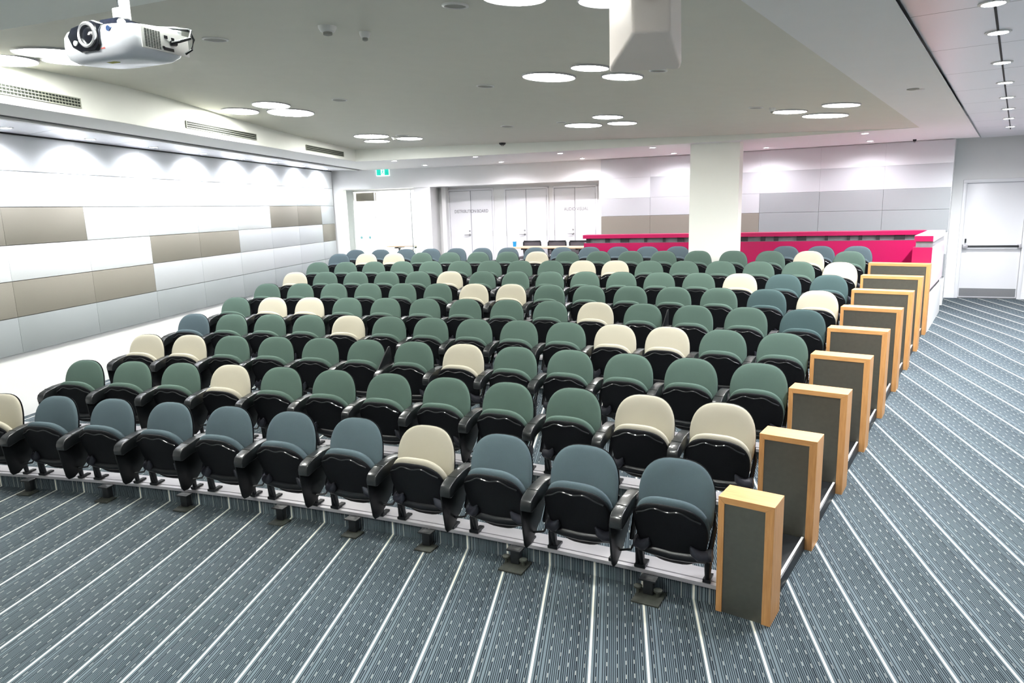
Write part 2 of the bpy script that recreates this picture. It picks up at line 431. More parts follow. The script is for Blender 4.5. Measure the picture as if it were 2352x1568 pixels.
def make_chair(fab, tablet, arm=True):
    o = empty('auditorium_chair')
    b = pad(back_out(), (0, .475), back_y, .030, .006).build('backrest', fab, o, ang=50)
    pad(back_out(.0015), (0, .475), lambda x, z: back_y(x, z)+.012, .002, .020).build('back_shell', M['blackp'], b, ang=50)
    c = pad(seat_out(.540, .218, .15), (0, .35), seat_y(.050), .044, .040).build('seat', fab, o, ang=50)
    sh = pad(seat_out(.512, .216, .088, .002), (0, .35), seat_y(.0), .022, .022).build('seat_shell', M['shellp'], o, ang=50)
    # moulded lip: a waved ridge below the front edge of the tipped seat
    path = []
    for k in range(33):
        x = -.188 + .376*k/32
        z = .482 - 1.55*x*x - .010*math.cos(x*2*PI/.165)*max(0, 1-(abs(x)/.17)**4)
        path.append((x, seat_y(.0)(x, z) - .018, z))
    MB().tube(path, .0055, 6).build('lip_ridge', M['armtop'], sh)
    # cross tube, hinges, feet
    MB().tube([(-.20, -.052, .178), (-.1, -.062, .168), (0, -.066, .163), (.1, -.062, .168), (.20, -.052, .178)], .034, 12).build('cross_tube', M['blackp'], o)
    for sx in (-1, 1):
        h = MB()
        h.tube([(sx*.198, -.050, .193), (sx*.232, -.048, .197)], .036, 16)
        h.tube([(sx*.212, -.050, .193), (sx*.224, -.050, .193)], .041, 16)
        h.tube([(sx*.20, -.066, .195), (sx*.165, -.088, .200), (sx*.14, -.104, .225), (sx*.125, -.122, .262)], [.036, .034, .026, .006], 12)
        h.build('hinge', M['hinge'], o)
        l = MB()
        l.tube([(sx*.205, -.035, .175), (sx*.200, -.018, .08), (sx*.197, -.006, .018)], [.024, .020, .016], 8)
        l.box((sx*.197, -.004, .019), (.046, .052, .020)); l.box((sx*.197, .045, .017), (.036, .05, .014))
        l.build('leg', M['blackp'], o)
        MB().tube([(sx*.212, -.035, .20), (sx*.224, .030, .33), (sx*.215, .045, .42)], [.017, .014, .010], 8).build('side_bracket', M['blackp'], o)
    if arm:
        X = -.273
        a = MB(); a.prism(ARM, X-.039, X+.037, lambda p, q, t: (t, p, q)); ao = a.build('armrest', M['armtop'], o, bevel=.008, seg=3)
        MB().box((X-.001, -.17, .4600), (.070, .002, .004)).build('pad_seam', M['vent_dark'], ao)
        s_ = MB(); s_.prism([(.095, .40), (.045, .40), (-.045, .19), (-.01, .17)], X+.002, X+.028, lambda p, q, t: (t, p, q)); s_.build('arm_post', M['blackp'], o, bevel=.005)
        f = MB(); f.tube([(X+.05, -.03, .185), (X+.045, -.012, .02)], .013, 8); f.box((X+.045, -.008, .018), (.03, .045, .018)); f.build('leg', M['blackp'], o)
        if tablet == 1:
            t = MB(); t.prism(TAB, X-.046, X-.034, lambda p, q, t_: (t_, p, q)); to = t.build('writing_tablet', M['tabletp'], o, bevel=.004)
            MB().tube([(X-.04, -.10, .135), (X+.02, -.06, .135), (X+.035, -.045, .17)], .007, 6).build('tablet_pivot', M['blackp'], to)
        elif tablet == 2:
            t = MB(); t.prism(TABU, X-.046, X-.032, lambda p, q, t_: (t_ + .10*(q-.33), p, q)); t.build('writing_tablet', M['tabletp'], o, bevel=.003)
    return o
SO = [.025, .019, -.012, -.011, -.027, -.028, -.020, -.031, -.042, .128]
DP = [.026, .007, -.005, -.015, .014, .003, -.009, -.017, .007, -.011]
NSEAT = [11, 12, 13, 14, 14, 15, 16, 17, 17, 18]
CREAM = {1: [10, 3], 2: [8, 1, 0], 3: [12, 11, 5], 4: [9, 3, 2], 5: [12, 11, 4], 6: [8, 7, 0], 7: [15, 10, 2], 8: [7, 6, 0], 9: [15, 14, 9, 1]}
TEAL = {6: [1], 7: [0, 1], 5: [0], 4: []}
SLATE = {1: range(20), 10: range(20), 4: [13], 9: [16]}
proto = {}
FAB = dict(green='green', slate='slate blue', teal='deep teal', cream='cream')
for r in range(1, 11):
    i = r-1; Rt = 19.6823 + DR*i
    for j in range(NSEAT[i]):
        if r == 10 and j in (3, 4): continue
        so = SO[i]
        if r == 10 and j < 3: so = -.055
        ph = 0.5479 - (.6581 + so + j*(.56+DP[i]))/Rt
        col = 'cream' if j in CREAM.get(r, []) else 'teal' if j in TEAL.get(r, []) else 'slate' if j in SLATE.get(r, []) else 'green'
        tb = 2 if (r, j) in ((3, 6), (5, 2)) else 1
        if tb == 1 and ((r == 2 and j < 3) or (r >= 3 and j < 5 + r//3)): tb = 0
        key = (col, tb)
        if key not in proto:
            ch = proto[key] = make_chair(M[col], tb)
        else: ch = copy_tree(proto[key])
        P = Vector((AX + (R0+DR*i)*math.sin(ph), AY + (R0+DR*i)*math.cos(ph)))
        ch.location = (P.x, P.y, tier_z(i)+.001); ch.rotation_euler = (0, 0, -ph)
        place = '%s from the aisle, %s row from front' % (ORD[j], ORD[i])
        if r == 10: place = '%s from the aisle, rearmost row' % ORD[j if j < 3 else j-2]
        extra = {2: ' with raised tablet'}.get(tb, ' with tipped seat')
        tag(ch, '%s fabric chair%s, %s' % (FAB[col], extra, place), 'chair', 'auditorium chairs in curved rows')
        if r > 1 and tb != 2: pass

# posts under the front platform
for k, (d, big) in enumerate([(29.01, 1), (26.37, 1), (24.36, 0), (22.54, 0), (20.61, 0), (17.9, 0), (15.55, 0), (13.15, 0)]):
    P = pol(19.535, d); o = empty('platform_foot', (P.x, P.y, 0), -R_(d))
    tag(o, 'black steel post on a floor plate under the front row, %s from the aisle' % ORD[k], 'post', 'posts under the front platform')
    MB().box((0, .02, .066), (.062, .05, .105)).build('post', M['post'], o, bevel=.004)
    MB().box((0, .01, .112), (.10, .07, .010)).build('post_cap', M['post'], o)
    w_, dd = (.17, .17) if big else (.13, .11)
    MB().box((.012, -.02, .0075), (w_, dd, .012)).build('floor_plate', M['plate'], o, bevel=.004)
    if big:
        for sx in (-1, 1):
            kb = MB().tube([(sx*.062, 0, .012), (sx*.062, 0, .045)], .011, 8)
            kb.lathe([(.010, .045), (.027, .048), (.027, .058), (.012, .062)], 10, Matrix.Translation((sx*.062, 0, 0)))
            kb.build('adjuster_knob', M['plate'], o)

# ------------------------------------------------------------------ left wall with fabric panels
def P3(p2, z): return Vector((p2.x, p2.y, z))
def on_left(s, off=0): return NL*(DL+off) + WL*s
o = MB()
a, b = on_left(-6, -.06), on_left(15.83, -.06); a2, b2 = on_left(-6, -.26), on_left(15.83, -.26)
o.slab([a, b, b2, a2], -.1, 3.7)
wl = struct(o.build('wall_left', M['white_wall'], smooth=False), 'white left wall below and behind rows of fabric panels', 'wall')
ZR = [3.255, 2.865, 2.48, 2.075, 1.69, 1.30, .905]
seams = [-.44 - 1.19*k for k in range(5, 0, -1)] + [-.44 + 1.194*k for k in range(14)] + [15.80]
def lcol(row, s):
    if row == 2: return 'p_brown' if s < 8.0 or 12.7 < s < 15.1 else ('p_white' if s < 12.7 else 'p_light')
    if row == 3: return 'p_brown' if 9.1 < s < 11.5 or s > 15.1 else ('p_white' if s < 9.3 else 'p_light')
    if row == 4: return 'p_brown' if 5.5 < s < 9.1 else 'p_light'
    if row == 5: return 'p_grey'
    return 'p_white'
for row in range(6):
    for k in range(len(seams)-1):
        s0, s1 = seams[k]+.0012, seams[k+1]-.0012
        if s1 < 3.2: continue
        z1, z0 = ZR[row]-.003, ZR[row+1]+.003
        mb = MB(); A, B, A2, B2 = on_left(s0, 0), on_left(s1, 0), on_left(s0, -.06), on_left(s1, -.06)
        mb.slab([A, B, B2, A2], z0, z1)
        mb.build('acoustic_panel', M[lcol(row, (s0+s1)/2)], wl, bevel=.004, seg=2)

# ------------------------------------------------------------------ back wall (curved)
RB = 30.32
def back_seg(mb, p0, p1, z0, z1, R=RB, th=.2, n=None):
    n = n or max(1, int(abs(p1-p0)/1.2))
    return arc_slab(mb, R, R+th, z0, z1, lambda r: p0, lambda r: p1, n)
p_corner, p_open0, p_open1, p_rec1, p_end = 8.73, 9.35, phi(hc(1376, 415, RB)), 20.53, phi(hc(2186, 430, RB))
zl = 2.835
wb = MB()
back_seg(wb, p_corner-.5, 9.25, 0, 3.7)                       # pier at the left corner
back_seg(wb, 9.25, 20.53, zl, 3.7)                            # header over the recess
back_seg(wb, 20.53, p_end, 0, 3.7)
wbk = struct(wb.build('wall_back', M['white_wall'], ang=20), 'white curved rear wall with a header over the recess', 'wall')
PW = [hc(x, 460, RB) for x in (1494, 1745, 1881.7, 2028)]
ph_s = [20.62, phi(PW[0]), (phi(PW[0])+phi(PW[1]))/2, phi(PW[1]), phi(PW[2]), phi(PW[3]), p_end]
rows = [(3.25, 2.86, ['p_white']*6), (2.86, 2.45, ['p_light', 'p_light', 'p_light', 'p_light', 'p_light', 'p_light']), (2.45, 2.08, ['p_grey']*6), (2.08, 1.69, ['p_brown', 'p_brown', 'p_brown', 'p_grey', 'p_grey', 'p_grey']), (1.69, 1.30, ['p_light']*6), (1.30, .91, ['p_grey']*6)]
for z1, z0, cols in rows:
    for k in range(6):
        g_ = .0006 if z1 > 2.5 else .002
        mb = MB(); arc_slab(mb, RB-.03, RB+.01, z0+g_, z1-g_, lambda r, a=ph_s[k]+g_*1.5: a, lambda r, b=ph_s[k+1]-g_*1.5: b, 4)
        c = cols[k]
        if z1 > 2.8 and k == 0: c = 'p_white'
        if z1 == 2.86 and k < 3: c = 'p_white' if k == 0 else 'p_light'
        if z1 == 2.45 and k < 3: c = 'p_light'
        mb.build('acoustic_panel', M[c], wbk, bevel=.001 if z1 > 2.5 else .003, seg=1)
# recess behind the header: side wall, soffit, rear wall with three double doors
e = Vector((math.sin(R_(110.5)), math.cos(R_(110.5))))
def plane_x(px, P, n): return hp(px, 480, P, n)
DP0 = pol(RB+.75, 15.0); dn = Vector((e.y, -e.x))
def rp_(px, py): return hp(px, py, DP0, dn)
def edge(a_px, b_px, z0, z1, th, mb, off=0):
    A, B = rp_(a_px, 480), rp_(b_px, 480); A = Vector((A.x, A.y)); B = Vector((B.x, B.y)); q = Vector((-e.y, e.x))
    return mb.slab([A+q*off, B+q*off, B+q*(off+th), A+q*(off+th)], z0, z1)
q = Vector((-e.y, e.x))          # points away from the camera
mb = MB(); edge(980, 1400, 0, 3.3, .15, mb, 0)
o = struct(mb.build('wall_recess', M['white_wall'], smooth=False), 'white rear wall of the cupboard recess', 'wall')
mb = MB(); A = rp_(1010, 480); 
A0 = pol(RB, phi(hc(988, 440, RB))); A1 = Vector((A.x, A.y))
mb.slab([A0, A0 + (A1-A0)*1.0, A1 + e*-.25, A0 + e*-.42], 0, zl)
struct(mb.build('wall_pier', M['white_wall'], smooth=False), 'white pier between the glazed entrance and the cupboard doors', 'wall')
mb = MB(); B0 = pol(RB+.1, 20.53); mb.slab([B0, B0+e*.2, B0+e*.2+q*1.6, B0+q*1.6], 0, 3.0)
struct(mb.build('wall_side', M['white_wall'], smooth=False), 'white return wall at the right of the recess', 'wall')
mb = MB(); mb.slab([pol(RB+.1, 8.2), pol(RB+.1, 14.5), pol(RB+.1, 20.53), pol(RB+.1, 20.53)+q*1.4, pol(RB+.1, 8.2)+q*1.6], zl, zl+.05)
struct(mb.build('ceiling', M['soffit'], smooth=False), 'low white ceiling over the recess', 'ceiling')

def text_obj(body, size, loc, rot, m, parent, name):
    cu = bpy.data.curves.new(name, 'FONT'); cu.body = body; cu.size = size; cu.extrude = .001; cu.align_x = 'CENTER'; cu.align_y = 'CENTER'
    cu.materials.append(m)
    t = bpy.data.objects.new(name, cu); C.objects.link(t); t.parent = parent; t.location = loc; t.rotation_euler = rot
    return t
rz_e = math.atan2(e.y, e.x)
def cupboard(idx, xl, xr, text, label):
    A, B = rp_(xl, 480), rp_(xr, 480); A = Vector((A.x, A.y)); B = Vector((B.x, B.y)); W = (B-A).length
    ztop = rp_((xl+xr)/2, [433.5, 430, 425.5][idx-2]).z
    o = empty('door_%d' % idx, (A.x, A.y, UPF), rz_e); struct(o, label, 'door')
    h = ztop-UPF
    fr = MB(); fr.box((-.02, -.01, h/2), (.04, .05, h)); fr.box((W+.02, -.01, h/2), (.04, .05, h)); fr.box((W/2, -.01, h-.02), (W+.08, .05, .04))
    fr.build('door_frame', M['white_door'], o, bevel=.004)
    ln = MB(); ln.box((.003, -.020, h/2-.02), (.006, .03, h-.04)); ln.box((W-.003, -.020, h/2-.02), (.006, .03, h-.04)); ln.box((W/2, -.020, h-.042), (W, .03, .006)); ln.box((W/2, -.018, h/2), (.005, .03, h-.05))
    ln.build('shadow_gap', M['line'], o)
    for s_ in (0, 1):
        lf = MB(); lf.box((W*(.25+.5*s_), -.005, (h-.05)/2), (W/2-.012, .04, h-.052)); lo = lf.build('door_leaf', M['white_door'], o, bevel=.002)
        for zz in (h*.88, h*.48):
            MB().tube([((.004 if s_ == 0 else W-.004), -.034, zz-.06), ((.004 if s_ == 0 else W-.004), -.034, zz+.06)], .006, 6).build('hinge', M['steel'], o)
    hx, hz_ = W*.5-.045, h*.47
    k = MB(); k.lathe([(.026, 0), (.026, .012), (.014, .014), (.012, .05)], 16, Matrix.Translation((hx, -.027, hz_)) @ Matrix.Rotation(PI/2, 4, 'X'))
    k.tube([(hx, -.075, hz_), (hx-.12, -.075, hz_-.004)], .009, 8); k.build('door_handle', M['steel'], o)
    MB().lathe([(.02, 0), (.02, .014)], 16, Matrix.Translation((hx, -.027, hz_+.085)) @ Matrix.Rotation(PI/2, 4, 'X')).build('lock', M['steel'], o)
    if text:
        t = text_obj(text, .105, (W*.5 + (.01 if idx == 2 else .03), -.028, h*.74), (PI/2, 0, 0), M['text'], o, 'lettering')
        t.scale = (.80, 1, 1)
    return o
cupboard(2, 1034, 1132, 'DISTRIBUTION BOARD', 'white double cupboard door lettered DISTRIBUTION BOARD')
cupboard(3, 1163, 1257, None, 'plain white double cupboard door between the two lettered ones')
cupboard(4, 1274, 1369, 'AUDIO VISUAL', 'white double cupboard door lettered AUDIO VISUAL')

# glazed entrance at the left of the recess, bright lobby beyond
GP = pol(RB+.55, 11.0); gd = Vector((math.sin(R_(104)), math.cos(R_(104)))); gn = Vector((gd.y, -gd.x)); gq = Vector((-gd.y, gd.x))
rz_g = math.atan2(gd.y, gd.x)
def gx(px): 
    P = hp(px, 480, GP, gn); return Vector((P.x, P.y))
G0, G1 = gx(812), gx(966); GW = (G1-G0).length
mb = MB(); A = gx(780); 
mb.slab([A, G0, G0+gq*.1, A+gq*.1], 0, zl)
struct(mb.build('wall_entrance', M['white_wall'], smooth=False), 'narrow white wall left of the glazed entrance', 'wall')
mb = MB(); B = gx(1000); mb.slab([G1, B, B+gq*.1, G1+gq*.1], 0, zl)
o = struct(mb.build('wall_entrance_right', M['white_wall'], smooth=False), 'narrow white wall right of the glazed entrance', 'wall')
ent = empty('door_5', (G0.x, G0.y, UPF), rz_g); struct(ent, 'glazed sliding entrance with two teal dots at handle height', 'door')
hh = zl-UPF
mb = MB(); mb.box((GW/2, 0, hh-.02), (GW, .06, .04)); mb.box((.015, 0, hh/2), (.03, .06, hh)); mb.build('door_frame', M['fitting'], ent)
mb = MB(); mb.box((.30, .10, hh-.16), (.52, .02, .20)); mb.build('transom', M['p_brown'], ent)
mb = MB(); mb.box((.28, .02, (hh-.3)/2), (.5, .012, hh-.3)); gl = mb.build('glass_leaf', M['glass'], ent)
for sx in (.16, .38):
    MB().lathe([(.034, 0), (.034, .003)], 20, Matrix.Translation((sx, .010, .93)) @ Matrix.Rotation(PI/2, 4, 'X')).build('dot_sticker', M['frost'], gl)
mb = MB(); mb.box((.55, .03, hh/2-.02), (.02, .03, hh-.05)); mb.build('leaf_edge', M['fitting'], ent)
ex = (gx(945)-G0).length
mb = MB(); mb.box((ex, .0, hh/2), (.022, .05, hh-.05)); mb.build('frame_post', M['steel'], ent)
mb = MB(); mb.box(((ex+GW)/2, .0, (hh-.3)/2), (GW-ex-.04, .012, hh-.3)); gl2 = mb.build('glass_leaf', M['glass'], ent)
mb = MB(); mb.box((GW-.03, .0, (hh-.3)/2), (.014, .03, hh-.3)); mb.build('glass_edge', M['glass_edge'], ent)
# lobby shell
LA, LB = G0 - gd*.4, G1 + gd*.5
mb = MB(); mb.slab([LA+gq*2.2, LB+gq*2.2, LB+gq*2.3, LA+gq*2.3], 0, 3.2); mb.slab([LA, LA+gq*2.2, LA+gq*2.2-gd*.1, LA-gd*.1], 0, 3.2)
mb.slab([LB+gq*.1, LB+gq*2.2, LB+gq*2.2+gd*.1, LB+gq*.1+gd*.1], 0, 3.2)
struct(mb.build('wall_lobby', M['white_wall'], smooth=False), 'white lobby walls beyond the glazed entrance', 'wall')
mb = MB(); mb.slab([LA+gq*.0, LB, LB+gq*2.3, LA+gq*2.3], zl+.06, zl+.1)
struct(mb.build('ceiling', M['soffit'], smooth=False), 'white lobby ceiling beyond the glazed entrance', 'ceiling')
mb = MB(); mb.slab([LA, LB, LB+gq*2.3, LA+gq*2.3], UPF-.05, UPF)
struct(mb.build('floor', M['white_wall'], smooth=False), 'pale lobby floor beyond the glazed entrance', 'floor')

# ------------------------------------------------------------------ right door wall
ZD = .42
DA = hz(2198, 683.7, ZD); DB = hz(2330, 686.5, ZD); dd = Vector((DB.x-DA.x, DB.y-DA.y)).normalized(); dn2 = Vector((dd.y, -dd.x)); dq = Vector((-dd.y, dd.x))
DA2 = Vector((DA.x, DA.y)); rz_d = math.atan2(dd.y, dd.x)
E0 = pol(RB, p_end)
mb = MB()
Q = hp(2222, 440, DA2, dn2); zt_d = Q.z
DWID = .92
L0 = DA2 - dd*.22; L1 = DA2 - dd*.05
mb.slab([L0, DA2-dd*.0, DA2+dq*.2, L0+dq*.2], 0, 3.7)
mb.slab([DA2+dd*DWID, DA2+dd*4, DA2+dd*4+dq*.2, DA2+dd*DWID+dq*.2], 0, 3.7)
ztop = hp(2260, 419, DA2, dn2).z
mb.slab([DA2, DA2+dd*DWID, DA2+dd*DWID+dq*.2, DA2+dq*.2], ztop, 3.7)
mb.slab([E0, L0, L0+dq*.2, E0+dq*.3], 0, 3.7)
struct(mb.build('wall_right', M['white_wall'], smooth=False), 'white wall around the exit door at the end of the aisle', 'wall')
d = empty('door_1', (DA2.x, DA2.y, ZD), rz_d); struct(d, 'white exit door with black push bar and steel kick plate', 'door')
dh = ztop-ZD
fr = MB(); fr.box((-.03, -.012, dh/2), (.06, .03, dh)); fr.box((DWID+.03, -.012, dh/2), (.06, .03, dh)); fr.box((DWID/2, -.012, dh+.03), (DWID+.12, .03, .06)); fr.build('door_frame', M['white_door'], d, bevel=.004)
MB().box((DWID/2, .03, dh/2), (DWID-.012, .045, dh-.016)).build('door_leaf', M['white_door'], d, bevel=.002)
MB().box((DWID/2, .012, dh-.006), (DWID, .03, .012)).build('shadow_gap', M['line'], d)
MB().box((DWID/2, .004, .11), (DWID-.04, .006, .15)).build('kick_plate', M['steel'], d)
MB().box((DWID/2, -.01, .012), (DWID-.02, .03, .02)).build('threshold', M['steel'], d)
zbar = hp(2260, 565, DA2, dn2).z - ZD
pb = MB().tube([(.08, -.09, zbar), (DWID-.06, -.09, zbar)], .020, 10).build('push_bar', M['post'], d)
for xx, ww in ((.045, .075), (DWID-.04, .05)):
    MB().box((xx, -.045, zbar), (ww, .11, .065)).build('bar_bracket', M['alu'], pb, bevel=.006)
MB().box((.05, -.02, zbar+.10), (.022, .03, .075)).build('latch', M['post'], pb)
o = MB(); o.box((0, 0, 0), (.22, .02, .13), Matrix.Translation((DA2.x-dd.x*.14-dq.x*.012, DA2.y-dd.y*.14-dq.y*.012, ZD+.065)) @ Matrix.Rotation(rz_d, 4, 'Z'))
struct(o.build('baseboard_right', M['white_door']), 'white skirting left of the exit door', 'baseboard')
o = MB(); o.box((0, 0, 0), (1.2, .02, .13), Matrix.Translation((DA2.x+dd.x*(DWID+.66)-dq.x*.012, DA2.y+dd.y*(DWID+.66)-dq.y*.012, ZD+.065)) @ Matrix.Rotation(rz_d, 4, 'Z'))
struct(o.build('baseboard_far', M['white_door']), 'white skirting right of the exit door', 'baseboard')
# far right aisle wall out of frame, gives the aisle its bounce
mb = MB(); a = NP + U*5.2 - V*6; b = NP + U*5.2 + V*12.5; mb.slab([a, b, b+U*.1, a+U*.1], -.1, 3.7)
struct(mb.build('wall_aisle', M['white_wall'], smooth=False), 'white side wall right of the aisle, outside the photo', 'wall')

# ------------------------------------------------------------------ control desk behind the last row
def lp(s, u): return NP + V*s + U*u
ctr = empty('control_desk', (0, 0, 0)); tag(ctr, 'long magenta control desk with open slot rail behind the rear row', 'desk')
TOPZ = 1.75
cA = Vector((1.45, 13.93)); cB = lp(10.0, -.24); ce = (cB-cA).normalized(); cq = Vector((-ce.y, ce.x))
def bar(mb, A, B, q_, th, z0, z1): return mb.slab([A, B, B+q_*th, A+q_*th], z0, z1)
bar(MB(), cA, cB, cq, .30, TOPZ-.07, TOPZ).build('top_rail', M['magenta'], ctr, bevel=.002, seg=1)
bar(MB(), cA+ce*.02, cB, cq, .05, UPF, TOPZ-.155).build('front_panel', M['magenta'], ctr)
bar(MB(), cA+ce*.02, cB, cq, .28, TOPZ-.16, TOPZ-.152).build('shelf', M['slot_glass'], ctr)
LL = (cB-cA).length; x = .06
random.seed(3)
while x < LL-.15:
    ww = random.choice([.05, .08, .12, .16]); P = cA+ce*x
    bar(MB(), P+cq*.03, P+ce*ww+cq*.03, cq, .02, TOPZ-.155, TOPZ-.07).build('slot_block', M['slot_dark'], ctr)
    x += ww + random.choice([.14, .22, .3])
bar(MB(), cA+ce*.06+cq*.09, cB+cq*.09, cq, .01, TOPZ-.155, TOPZ-.07).build('smoked_strip', M['slot_glass'], ctr)
# side return along the aisle
s0, s1 = 8.095, 10.05
def rect(sa, sb, ua, ub): return [lp(sa, ua), lp(sb, ua), lp(sb, ub), lp(sa, ub)]
sd = MB().slab(rect(s0, s1, -.245, -.008), TOPZ-.078, TOPZ).build('side_rail', M['magenta'], ctr)
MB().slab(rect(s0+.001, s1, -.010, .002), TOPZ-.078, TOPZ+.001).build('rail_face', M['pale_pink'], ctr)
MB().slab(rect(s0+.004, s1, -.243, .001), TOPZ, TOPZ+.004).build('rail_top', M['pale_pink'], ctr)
MB().slab(rect(s0+.03, s1, -.225, -.012), TOPZ-.165, TOPZ-.078).build('side_slot', M['slot_glass'], ctr)
MB().slab(rect(s0, s1, -.26, -.010), .985, TOPZ-.165).build('side_body', M['magenta'], ctr)
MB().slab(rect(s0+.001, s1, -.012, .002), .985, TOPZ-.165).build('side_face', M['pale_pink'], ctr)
MB().slab(rect(s0, s1, -.26, -.03), .90, .985).build('plinth_gap', M['slot_dark'], ctr)
mb = MB(); mb.slab(rect(s0+.02, s1, -.30, .005), -.1, .905)
struct(mb.build('wall_plinth', M['white_wall'], smooth=False), 'low white plinth wall under the pink desk side', 'wall')
mb = MB(); 
a, b = lp(s1, 0), lp(11.75, 0)

# column
K = [Vector(p) for p in ((3.04, 11.98), (3.78, 11.73), (3.865, 11.835))]
kn = Vector((math.sin(R_(18.7)), math.cos(R_(18.7))))
mb = MB(); mb.slab([K[0], K[1], K[2], K[2]+kn*.50, K[0]+kn*.62], 0, ZC+.02)
struct(mb.build('wall_column', M['white_face'], smooth=False), 'square white column standing in the rear row', 'column')

# ------------------------------------------------------------------ ceilings
A0, A1 = Vector((-4.03, 5.89)), Vector((-2.94, 13.16)); bd = (A1-A0).normalized(); bn = Vector((bd.y, -bd.x))
RBK, RFR = 27.55, 18.05
def bulk_pt(y): return A0 + bd*((y-A0.y)/bd.y)
L1a, L1b = Vector((1.14, 3.59)), Vector((5.72, 10.09)); l1 = (L1b-L1a).normalized()
def line_arc(P, d_, R):  # far intersection of a line with an arc
    w_ = P - Vector((AX, AY)); b_ = w_.dot(d_); c_ = w_.dot(w_) - R*R
    return P + d_*(-b_ + math.sqrt(b_*b_ - c_))
def hl(y):   # ceiling height at the left bulkhead
    xs = [3, 5.9, 6.5, 7.2, 8.2, 10.1, 13.3]; zs = [.16, .294, .345, .385, .345, .262, .215]
    for k in range(6):
        if y <= xs[k+1]:
            t = (y-xs[k])/(xs[k+1]-xs[k]); return zs[k]*(1-t)+zs[k+1]*t
    return zs[-1]
_hl = hl
def hl(y): return sum(_hl(y+k*.25) for k in range(-4, 5))/9
mc = MB(); NU, NV = 56, 48; edge_back = []
for j in range(NV+1):
    R = RFR + (RBK-RFR)*j/NV
    Lp = line_arc(A0, bd, R); Rp = line_arc(L1a, l1, R)
    a, b = phi(Lp), phi(Rp)
    for i in range(NU+1):
        t = i/NU; P = pol(R, a+(b-a)*t); f = 1 - t**1.6
        z = ZC + hl(Lp.y)*f
        mc.v.append((P.x, P.y, z))
for j in range(NV):
    for i in range(NU): k = j*(NU+1)+i; mc.f.append((k, k+1, k+NU+2, k+NU+1))
struct(mc.build('ceiling', M['ceil'], ang=80), 'grey beige main ceiling recessed above the seats', 'ceiling')
# back bulkhead face
bf = MB(); o_ = NV*(NU+1)
top = [mc.v[o_+i] for i in range(NU+1)]
for (x, y, z) in top: bf.v += [(x, y, ZC), (x, y, z+.002)]
for i in range(NU): bf.f.append((2*i, 2*i+2, 2*i+3, 2*i+1))
struct(bf.build('ceiling', M['white_face'], ang=80), 'pale curved bulkhead face at the rear of the main ceiling', 'ceiling')
lf = MB(); left = [mc.v[j*(NU+1)] for j in range(NV+1)]
for (x, y, z) in left: lf.v += [(x, y, ZC), (x, y, z+.002)]
for i in range(NV): lf.f.append((2*i, 2*i+2, 2*i+3, 2*i+1))
bulk = struct(lf.build('ceiling', M['white_face'], ang=80), 'pale bulkhead face with air vents left of the main ceiling', 'ceiling')
ff = MB(); fr_ = [mc.v[i] for i in range(NU+1)]
for (x, y, z) in fr_: ff.v += [(x, y, ZC), (x, y, z+.002)]
for i in range(NU): ff.f.append((2*i, 2*i+2, 2*i+3, 2*i+1))
struct(ff.build('ceiling', M['white_face'], ang=80), 'bulkhead face at the front of the main ceiling', 'ceiling')
# soffits
SL0, SL1 = hz(0, 263, ZC), hz(831, 390, ZC); SL0 = Vector((SL0.x, SL0.y)); SL1 = Vector((SL1.x, SL1.y)); sld = (SL1-SL0).normalized()
TH = .006
def soff(pts, label, m='soffit', z=ZC):
    mb = MB(); mb.slab(pts, z, z+TH); return struct(mb.build('ceiling', M[m], smooth=False), label, 'ceiling')
Lb = line_arc(A0, bd, RBK); Lf = line_arc(A0, bd, RFR); Rb = line_arc(L1a, l1, RBK); Rf = line_arc(L1a, l1, RFR)
def slot_at(y): return SL0 + sld*((y-SL0.y)/sld.y)
soff([Lf-bd*8, Lb, Lb+bd*3.3, slot_at(Lb.y+3.5), slot_at(-3)], 'grey soffit strip between vents and the left wall')
n = 26; a, b = phi(Lb), phi(Rb)
inner = [pol(RBK, a+(b-a)*i/n) for i in range(n+1)]; L2a, L2b = Vector((1.91, 3.66)), Vector((7.72, 11.86)); l2 = (L2b-L2a).normalized(); bo = phi(line_arc(L2a, l2, RB+.1))
ao = phi(line_arc(A0, bd, RB+.1))
outer = [pol(RB+.1, ao+(bo-ao)*i/n) for i in range(n+1)]
mb = MB()
for i in range(n+1):
    for P in (inner[i], outer[i]): mb.v += [(P.x, P.y, ZC), (P.x, P.y, ZC+TH)]
for i in range(n): k = 4*i; mb.f += [(k, k+2, k+6, k+4), (k+1, k+5, k+7, k+3)]
struct(mb.build('ceiling', M['soffit'], smooth=False), 'pale rear soffit with downlights above the last rows', 'ceiling')
L2a, L2b = Vector((1.91, 3.66)), Vector((7.72, 11.86)); l2 = (L2b-L2a).normalized()
mb = MB(); a = Rf-l1*3; b = L2a + l2*((a-L2a).dot(l2)); mb.slab([a, b, outer[-1], Rb], ZC, ZC+TH)
struct(mb.build('ceiling', M['soffit'], smooth=False), 'white soffit strip right of the main ceiling', 'ceiling')
n = 20; a, b = phi(Lf)-6, phi(Rf)+9
arcf = [pol(RFR, a+(b-a)*i/n) for i in range(n+1)]
mb = MB()
for P in arcf:
    Qp = Vector((P.x*.9, -5)); mb.v += [(P.x, P.y, ZC-.002), (Qp.x, Qp.y, ZC-.002)]
for i in range(n): k = 2*i; mb.f.append((k, k+2, k+3, k+1))
struct(mb.build('ceiling', M['white_face'], smooth=False), 'bright white ceiling strip above the projector', 'ceiling')
